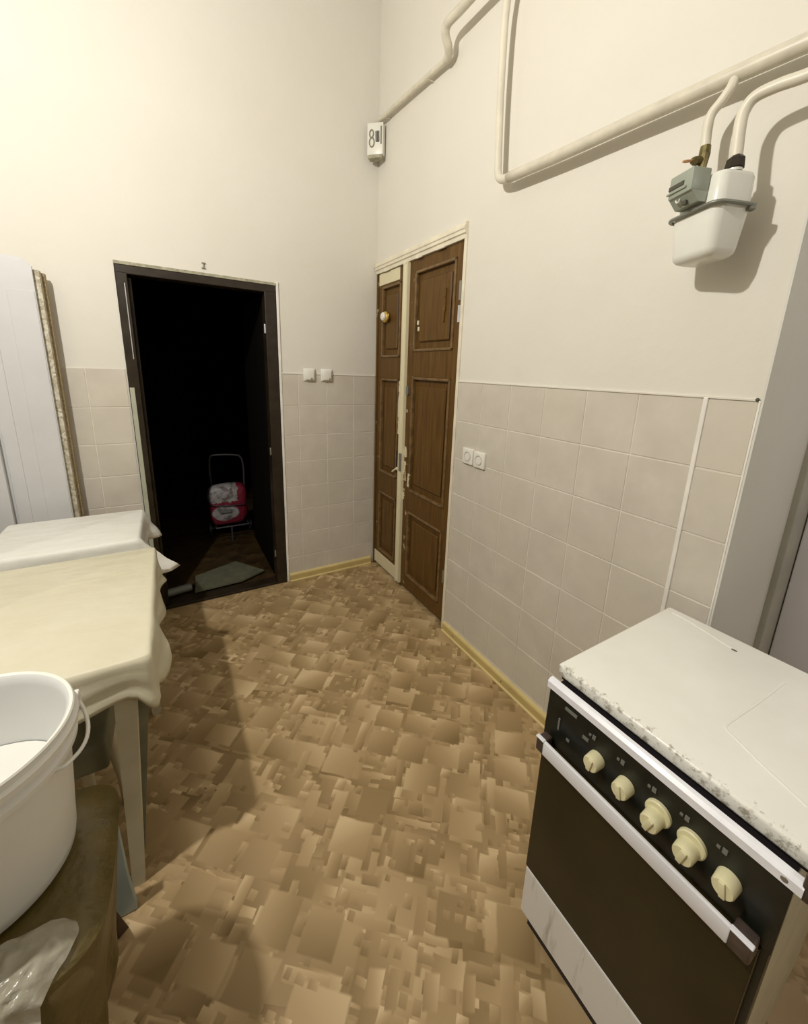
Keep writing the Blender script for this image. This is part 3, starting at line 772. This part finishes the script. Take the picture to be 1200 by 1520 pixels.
# ------------------------------------------------------------------ stand under brown film, with the bucket
sd = thing('wooden_stand', 'dark brown wooden stool hidden beneath the brown plastic film', 'stool', (-1.67, -1.88, 0))
obj('seat', lathe(nb(), [(0, .570), (.135, .570), (.138, .578), (.138, .59), (.134, .5975), (0, .5975)], (-1.667, -1.90, 0), 40), M['brown_wood'], sd, 40)
for (tx, ty, bx, by) in ((-1.585, -1.82, -1.547, -1.640), (-1.59, -1.98, -1.62, -2.0), (-1.75, -1.82, -1.76, -1.78), (-1.75, -1.98, -1.76, -2.0)):
    b = bmesh.new(); tube(b, [(tx, ty, .57), (bx, by, 0)], [.024, .021], 4); obj('leg', b, M['brown_wood'], sd)
# draped film
b = bmesh.new(); rings = []; N_ = 120; KF = 22
for k in range(KF + 1):
    t_ = k / KF; ring = []
    for i in range(N_):
        a = 2 * math.pi * i / N_; ca, sa = math.cos(a), math.sin(a)
        e = 5.0; rr = (abs(ca) ** e + abs(sa) ** e) ** (-1 / e)
        hx, hy = .200, .172
        drop_ = .54 if ca > 0 and sa > -.3 else (.54 - .36 * min(1, (-.3 - sa) / .35) if ca > 0 else .20)
        z_ = .602 - drop_ * max(0, t_ - .12) / .88
        if t_ < .12:
            s_ = t_ / .12; px, py = -1.667 + hx * rr * ca * s_, -1.902 + hy * rr * sa * s_
            z_ = .6005 - (.004 * s_ ** 8)
        else:
            q_ = (t_ - .12) / .88
            fold = .010 * math.sin(a * 9 + q_ * 3) * q_ + .018 * noise.noise(Vector((ca * 1.7, sa * 1.7, q_ * 3))) * q_ ** .6
            tuck = 1 + (.02 * math.sin(q_ * 3.1)) - (.52 * q_ * ca if ca > 0 else 0)
            if ca > 0: tuck += .06 * ca * gauss(q_, .85, .10)
            px, py = -1.667 + (hx * rr * tuck + fold) * ca, -1.902 + (hy * rr * (1.02 - .02 * q_) + fold) * sa
        ring.append(b.verts.new((px, py, z_)) if t_ > 0 else None)
    rings.append(ring)
c0 = b.verts.new((-1.667, -1.902, .6005))
for i in range(N_): b.faces.new((c0, rings[1][i], rings[1][(i + 1) % N_]))
for A, B in zip(rings[1:], rings[2:]):
    for i in range(N_): b.faces.new((A[i], A[(i + 1) % N_], B[(i + 1) % N_], B[i]))
tag(obj('plastic_film', b, M['film'], smooth=True), 'brown translucent plastic film draped beneath the white bucket', 'film')
# crumpled clear bag in front of the film
b = bmesh.new(); NU, NV = 60, 34; g_ = []
for j in range(NV + 1):
    row = []
    for i in range(NU + 1):
        u, v_ = i / NU, j / NV
        x_ = -1.80 + u * (.285 - .03 * v_) + .012 * math.sin(v_ * 9)
        if v_ < .5: y_ = -2.000 - .095 * (v_ / .5); z_ = .622 + .010 * abs(noise.noise(Vector((u * 9, v_ * 7, 2)))) + .010 * math.sin(v_ * 6.2)
        else: y_ = -2.095 - .006 * math.sin((v_ - .5) * 12); z_ = .625 - .125 * (v_ - .5) / .5
        n_ = noise.noise(Vector((u * 16, v_ * 12, 5)))
        y_ -= .008 * n_ + .006 * math.sin(u * 40) * max(0, v_ - .4); z_ += .007 * n_
        if u > .9: z_ -= (u - .9) * .25
        row.append(b.verts.new((x_, y_, z_)))
    g_.append(row)
for j in range(NV):
    for i in range(NU): b.faces.new((g_[j][i], g_[j][i + 1], g_[j + 1][i + 1], g_[j + 1][i]))
o = obj('clear_bag', b, M['clear_bag'], smooth=True)
tag(o, 'crumpled clear plastic bag hanging low in the bottom left corner', 'bag')

BX, BY, BZ = -1.665, -1.857, .606
bk = thing('bucket', 'large white plastic bucket without a lid at the lower left edge', 'bucket', (BX, BY, BZ))
HT = .293
outer = [(0, .004), (.105, .004), (.112, .0), (.124, .002), (.131, .010), (.134, .03), (.150, HT - .062), (.150, HT - .060), (.161, HT - .060), (.162, HT - .050), (.155, HT - .046), (.154, HT - .030),
         (.166, HT - .028), (.167, HT - .018), (.160, HT - .015), (.160, HT - .004), (.163, HT - .001), (.161, HT + .002), (.156, HT)]
obj('body', lathe(nb(), outer, (BX, BY, BZ), 96), M['bucket'], bk, 40)
inner = [(.156, HT), (.151, HT - .006), (.150, HT - .02), (.147, HT - .06), (.131, .04), (.126, .026), (.110, .022), (0, .021)]
obj('inner_wall', lathe(nb(), inner, (BX, BY, BZ), 96), M['bucket_in'], bk, 40, label='smooth greyish white inside')
b = bmesh.new(); rows_ = []
for j in range(9):
    rr_ = .1385 * j / 8
    rows_.append([b.verts.new((BX + rr_ * math.cos(k * math.pi / 24), BY + rr_ * math.sin(k * math.pi / 24),
                  BZ + .150 + .012 * noise.noise(Vector((rr_ * 14 * math.cos(k * math.pi / 24), rr_ * 14 * math.sin(k * math.pi / 24), 4))) * (1 - j / 9))) for k in range(48)] if j else [b.verts.new((BX, BY, BZ + .152))])
for k in range(48): b.faces.new((rows_[0][0], rows_[1][k], rows_[1][(k + 1) % 48]))
for A, B in zip(rows_[1:], rows_[2:]):
    for k in range(48): b.faces.new((A[k], A[(k + 1) % 48], B[(k + 1) % 48], B[k]))
obj('contents', b, M['bucket'], bk, True, label='white contents filling half of the bucket')
a = math.radians(24); ex = Vector((math.cos(a), math.sin(a), 0))
obj('handle_lug', box(nb(), BX + ex.x * .163 - .010, BX + ex.x * .163 + .010, BY + ex.y * .163 - .012, BY + ex.y * .163 + .012, BZ + HT - .058, BZ + HT - .022, .004), M['bucket'], bk)
hp = []
for k in range(15):
    t_ = k / 14; aa = math.radians(26 - 50 * t_); rr = .170 + .005 * math.sin(math.pi * min(1, t_ * 1.1)); zz = BZ + HT - .040 - .020 * t_ - .020 * math.sin(math.pi * t_)
    hp.append((BX + rr * math.cos(aa), BY + rr * math.sin(aa), zz))
hp.append((BX + .150 * math.cos(math.radians(-27)), BY + .150 * math.sin(math.radians(-27)), BZ + HT - .064))
b = bmesh.new(); tube(b, hp, .0034, 8); obj('bail_handle', b, M['bucket'], bk, True)
b = bmesh.new(); A = []; B = []
for k in range(9):
    aa = math.radians(-88 + 26 * k / 8)
    for z_, L in ((.085, A), (.135, B)):
        r_ = .134 + .016 * (z_ - .03) / .20 + .0012
        L.append(b.verts.new((BX + r_ * math.cos(aa), BY + r_ * math.sin(aa), BZ + z_)))
for k in range(8): b.faces.new((A[k], A[k + 1], B[k + 1], B[k]))
obj('sticker', b, M['sticker'], bk, True, label='grey paper sticker')

# ------------------------------------------------------------------ gas stove
SX, SYL, SYR = -.600, -2.190, -2.622
gs = thing('gas_stove', 'white gas stove with a black control panel and brown oven door in the lower right', 'stove', (-.32, -2.405, 0))
def sp(nm, bm, m_, parent=None, label=None, smooth=False): return obj(nm, bm, M[m_], parent or gs, smooth, label)
sp('body', box(nb(), -.585, -.05, SYR + .001, SYL - .001, .075, .800, .006), 'stove_side')
sp('gap_floor', box(nb(), -.596, -.06, SYR + .004, SYL - .004, .8002, .812), 'dark')
b = bmesh.new(); box(b, SX + .001, SX + .022, SYR, SYL, .085, .806, .004); sp('front_frame', b, 'panel_black')
for fx, fy in ((-.55, -2.235), (-.55, -2.58), (-.10, -2.235), (-.10, -2.58)):
    b = bmesh.new(); tube(b, [(fx, fy, .078), (fx, fy, .03), (fx, fy, .028), (fx, fy, 0)], [.010, .010, .018, .018], 12); sp('foot', b, 'panel_black')
sp('kick_plate', box(nb(), -.578, -.566, SYR + .01, SYL - .01, .02, .09), 'dark')
# lid, slightly domed edges
b = bmesh.new(); box(b, -.577, -.078, -2.636, -2.182, .825, .856, .007, 4); lid = sp('lid', b, 'enamel', None, 'white enamel lid, grimy along the front edge', 50)
b = bmesh.new(); tube(b, catmull([(-.106, -2.205, .8560), (-.112, -2.26, .8560), (-.140, -2.37, .8560)], 6), .0030, 8, flat=.4); sp('crease', b, 'enamel', lid)
b = bmesh.new(); box(b, -.1445, -.1400, -2.376, -2.364, .8555, .8575, .0005, 1); sp('chip', b, 'ink', lid)
emb = catmull([(-.170, -2.476, .8556), (-.30, -2.470, .8556), (-.415, -2.462, .8556), (-.436, -2.466, .8556), (-.445, -2.485, .8556), (-.468, -2.535, .8556), (-.492, -2.60, .8556)], 6)
b = bmesh.new(); tube(b, emb, .0035, 8, flat=.5); sp('embossed_line', b, 'enamel', lid)
sp('lid_gap', box(nb(), -.564, -.08, -2.628, -2.188, .812, .8252), 'dark')
# white top rail
b = bmesh.new(); prism(b, [(-.597, .806), (-.606, .806), (-.612, .811), (-.612, .826), (-.606, .832), (-.597, .832)], 'y', -2.632, -2.186); rl = sp('top_rail', b, 'rail')
obj('screw', lathe(nb(), [(0, .001), (.004, .0008), (.005, 0)], (-.6118, -2.612, .819), 10, (-1, 0, 0)), M['dull_metal'], rl)
b = bmesh.new(); box(b, -.610, -.560, -2.640, -2.6285, .806, .850, .003); sp('corner_grime', b, 'handle_end', None, 'grimy corner bracket')
# control panel, leaning a touch
b = bmesh.new(); prism(b, [(-.598, .672), (-.606, .672), (-.603, .804), (-.598, .806)], 'y', SYR - .001, SYL + .001); cp = sp('control_panel', b, 'panel_black', None, 'black enamel control panel')
KY = [(-2.322, 0), (-2.385, 0), (-2.446, 1), (-2.502, 1), (-2.558, 0)]
for i, (ky, dbl) in enumerate(KY):
    kz = .734; ang = [8, -14, 18, 12, -10][i]
    root = obj('knob', lathe(nb(), [(0, .026), (.0145, .026), (.0162, .023), (.0172, .003), (.0172, 0), (0, 0)], (-.6045 - (.008 if dbl else 0), ky, kz), 28, (-1, 0, 0)), M['knob'], cp, 40,
               label='cream knob with a wider collar' if dbl else 'cream plastic knob')
    if dbl:
        obj('collar', lathe(nb(), [(0, .008), (.0205, .008), (.0225, .006), (.0225, 0), (0, 0)], (-.6045, ky - .001, kz + .006), 32, (-1, 0, 0)), M['knob'], root, 40)
    b = bmesh.new(); x_ = -.6305 - (.008 if dbl else 0)
    mt = Matrix.Translation((x_, ky, kz)) @ Matrix.Rotation(math.radians(ang), 4, 'X')
    box(b, -.004, .006, -.0045, .0045, -.0135, .0135, .0015, 2, mt); obj('grip', b, M['knob'], root, 40)
    b = bmesh.new(); box(b, -.6065, -.6035, ky + .010, ky + .017, .771, .780); box(b, -.6065, -.6035, ky + .020, ky + .025, .773, .777); obj('burner_mark', b, M['mark_grey'], cp)
for (ya, za, wy, hz) in ((-2.225, .735, .004, .030), (-2.252, .715, .008, .006), (-2.250, .788, .030, .006), (-2.291, .757, .014, .006)):
    b = bmesh.new(); box(b, -.6070, -.6035, ya - wy / 2, ya + wy / 2, za - hz / 2, za + hz / 2); obj('printed_mark', b, M['mark_grey'], cp)
# oven door with its flat white handle
dr = sp('oven_door', box(nb(), -.613, -.598, SYR + .010, SYL - .004, .262, .668, .003), 'glass', None, 'dark brown oven door')
b = bmesh.new(); box(b, -.616, -.610, SYR + .012, SYL - .006, .656, .668, .002); obj('door_edge', b, M['handle_end'], dr)
hd = obj('door_handle', box(nb(), -.645, -.636, SYR + .040, SYL - .028, .664, .700, .003, 2), M['handle_white'], dr, 40, label='flat white handle bar')
for y0, y1 in ((SYR + .012, SYR + .042), (SYL - .030, SYL - .008)):
    b = bmesh.new(); box(b, -.644, -.612, y0, y1, .662, .697, .004, 2); obj('bracket', b, M['handle_end'], dr, label='brown end bracket')
    b = bmesh.new(); box(b, -.646, -.636, y0, y1, .6975, .701, .001, 1); obj('bracket_edge', b, M['handle_white'], dr)
dw = sp('drawer_front', box(nb(), -.610, -.598, SYR + .010, SYL - .004, .098, .255, .004), 'drawer', None, 'scuffed white drawer front')

# ------------------------------------------------------------------ things in the dark hall
cart = thing('shopping_trolley', 'folding trolley with a red and white plastic bag, standing in the dark hall', 'trolley', (-.93, 1.05, 0))
b = bmesh.new()
tube(b, catmull([(-1.040, 1.10, .13), (-1.040, 1.10, .45), (-1.045, 1.10, .60), (-1.035, 1.10, .725), (-.985, 1.10, .745), (-.84, 1.10, .735), (-.79, 1.10, .71), (-.772, 1.10, .62), (-.775, 1.10, .45), (-.78, 1.10, .13)], 6), .0075, 10)
obj('handle', b, M['cart_metal'], cart, True)
b = bmesh.new(); tube(b, [(-1.04, 1.10, .14), (-1.04, .93, .135), (-.78, .93, .135), (-.78, 1.10, .14)], .007, 8); obj('base_frame', b, M['cart_metal'], cart)
for x_ in (-1.075, -.745):
    b = bmesh.new(); lathe(b, [(0, -.014), (.05, -.014), (.065, -.010), (.065, .010), (.05, .014), (0, .014)], (x_, 1.13, .066), 28, (1, 0, 0)); obj('wheel', b, M['tyre'], cart, 40)
b = bmesh.new(); tube(b, [(-1.075, 1.13, .066), (-.745, 1.13, .066)], .006, 8); obj('axle', b, M['cart_metal'], cart)
b = bmesh.new(); tube(b, [(-.92, .93, .135), (-.92, .93, .002)], .007, 8); obj('leg', b, M['cart_metal'], cart)
b = bmesh.new(); bmesh.ops.create_uvsphere(b, u_segments=44, v_segments=26, radius=1)
for v_ in b.verts:
    x_, y_, z_ = v_.co; e = .42
    x_ = math.copysign(abs(x_) ** e, x_); y_ = math.copysign(abs(y_) ** .6, y_); z_ = math.copysign(abs(z_) ** .5, z_)
    k = 1 + .06 * noise.noise(Vector((x_ * 2, y_ * 2, z_ * 2))) + .05 * noise.noise(Vector((x_ * 6, y_ * 6, z_ * 6)))
    wd = .158 if z_ > .2 else .150
    v_.co = Vector((-.928 + x_ * wd * k, 1.0 + y_ * .075 * k, .325 + z_ * .182 * (1 + .03 * noise.noise(Vector((x_ * 4, y_, 3))))))
sack = tag(obj('plastic_bag', b, M['bag'], smooth=True), 'crumpled red and white plastic bag strapped to the trolley in the dark hall', 'bag')
b = bmesh.new(); tube(b, catmull([(-1.085, .955, .350), (-1.04, .915, .345), (-.93, .908, .332), (-.81, .915, .330), (-.765, .955, .335)], 5), .004, 6); obj('strap', b, M['tyre'], sack)
b = bmesh.new(); box(b, -1.005, -.915, .905, .9195, .272, .300, .001, 1); obj('printed_label', b, M['roll'], sack)
b = bmesh.new(); prism(b, [(-1.262, .10), (-1.245, .33), (-.965, .44), (-.80, .20), (-.965, .115)], 'z', .0185, .030)
tag(obj('floor_mat', b, M['mat']), 'grey green flat mat lying just inside the dark doorway', 'mat')
b = bmesh.new(); tube(b, [(-1.425, .125, .045), (-1.28, .150, .045)], .026, 18); 
tag(obj('paper_roll', b, M['roll'], smooth=50), 'dim grey roll lying on the threshold at left of the mat', 'roll')
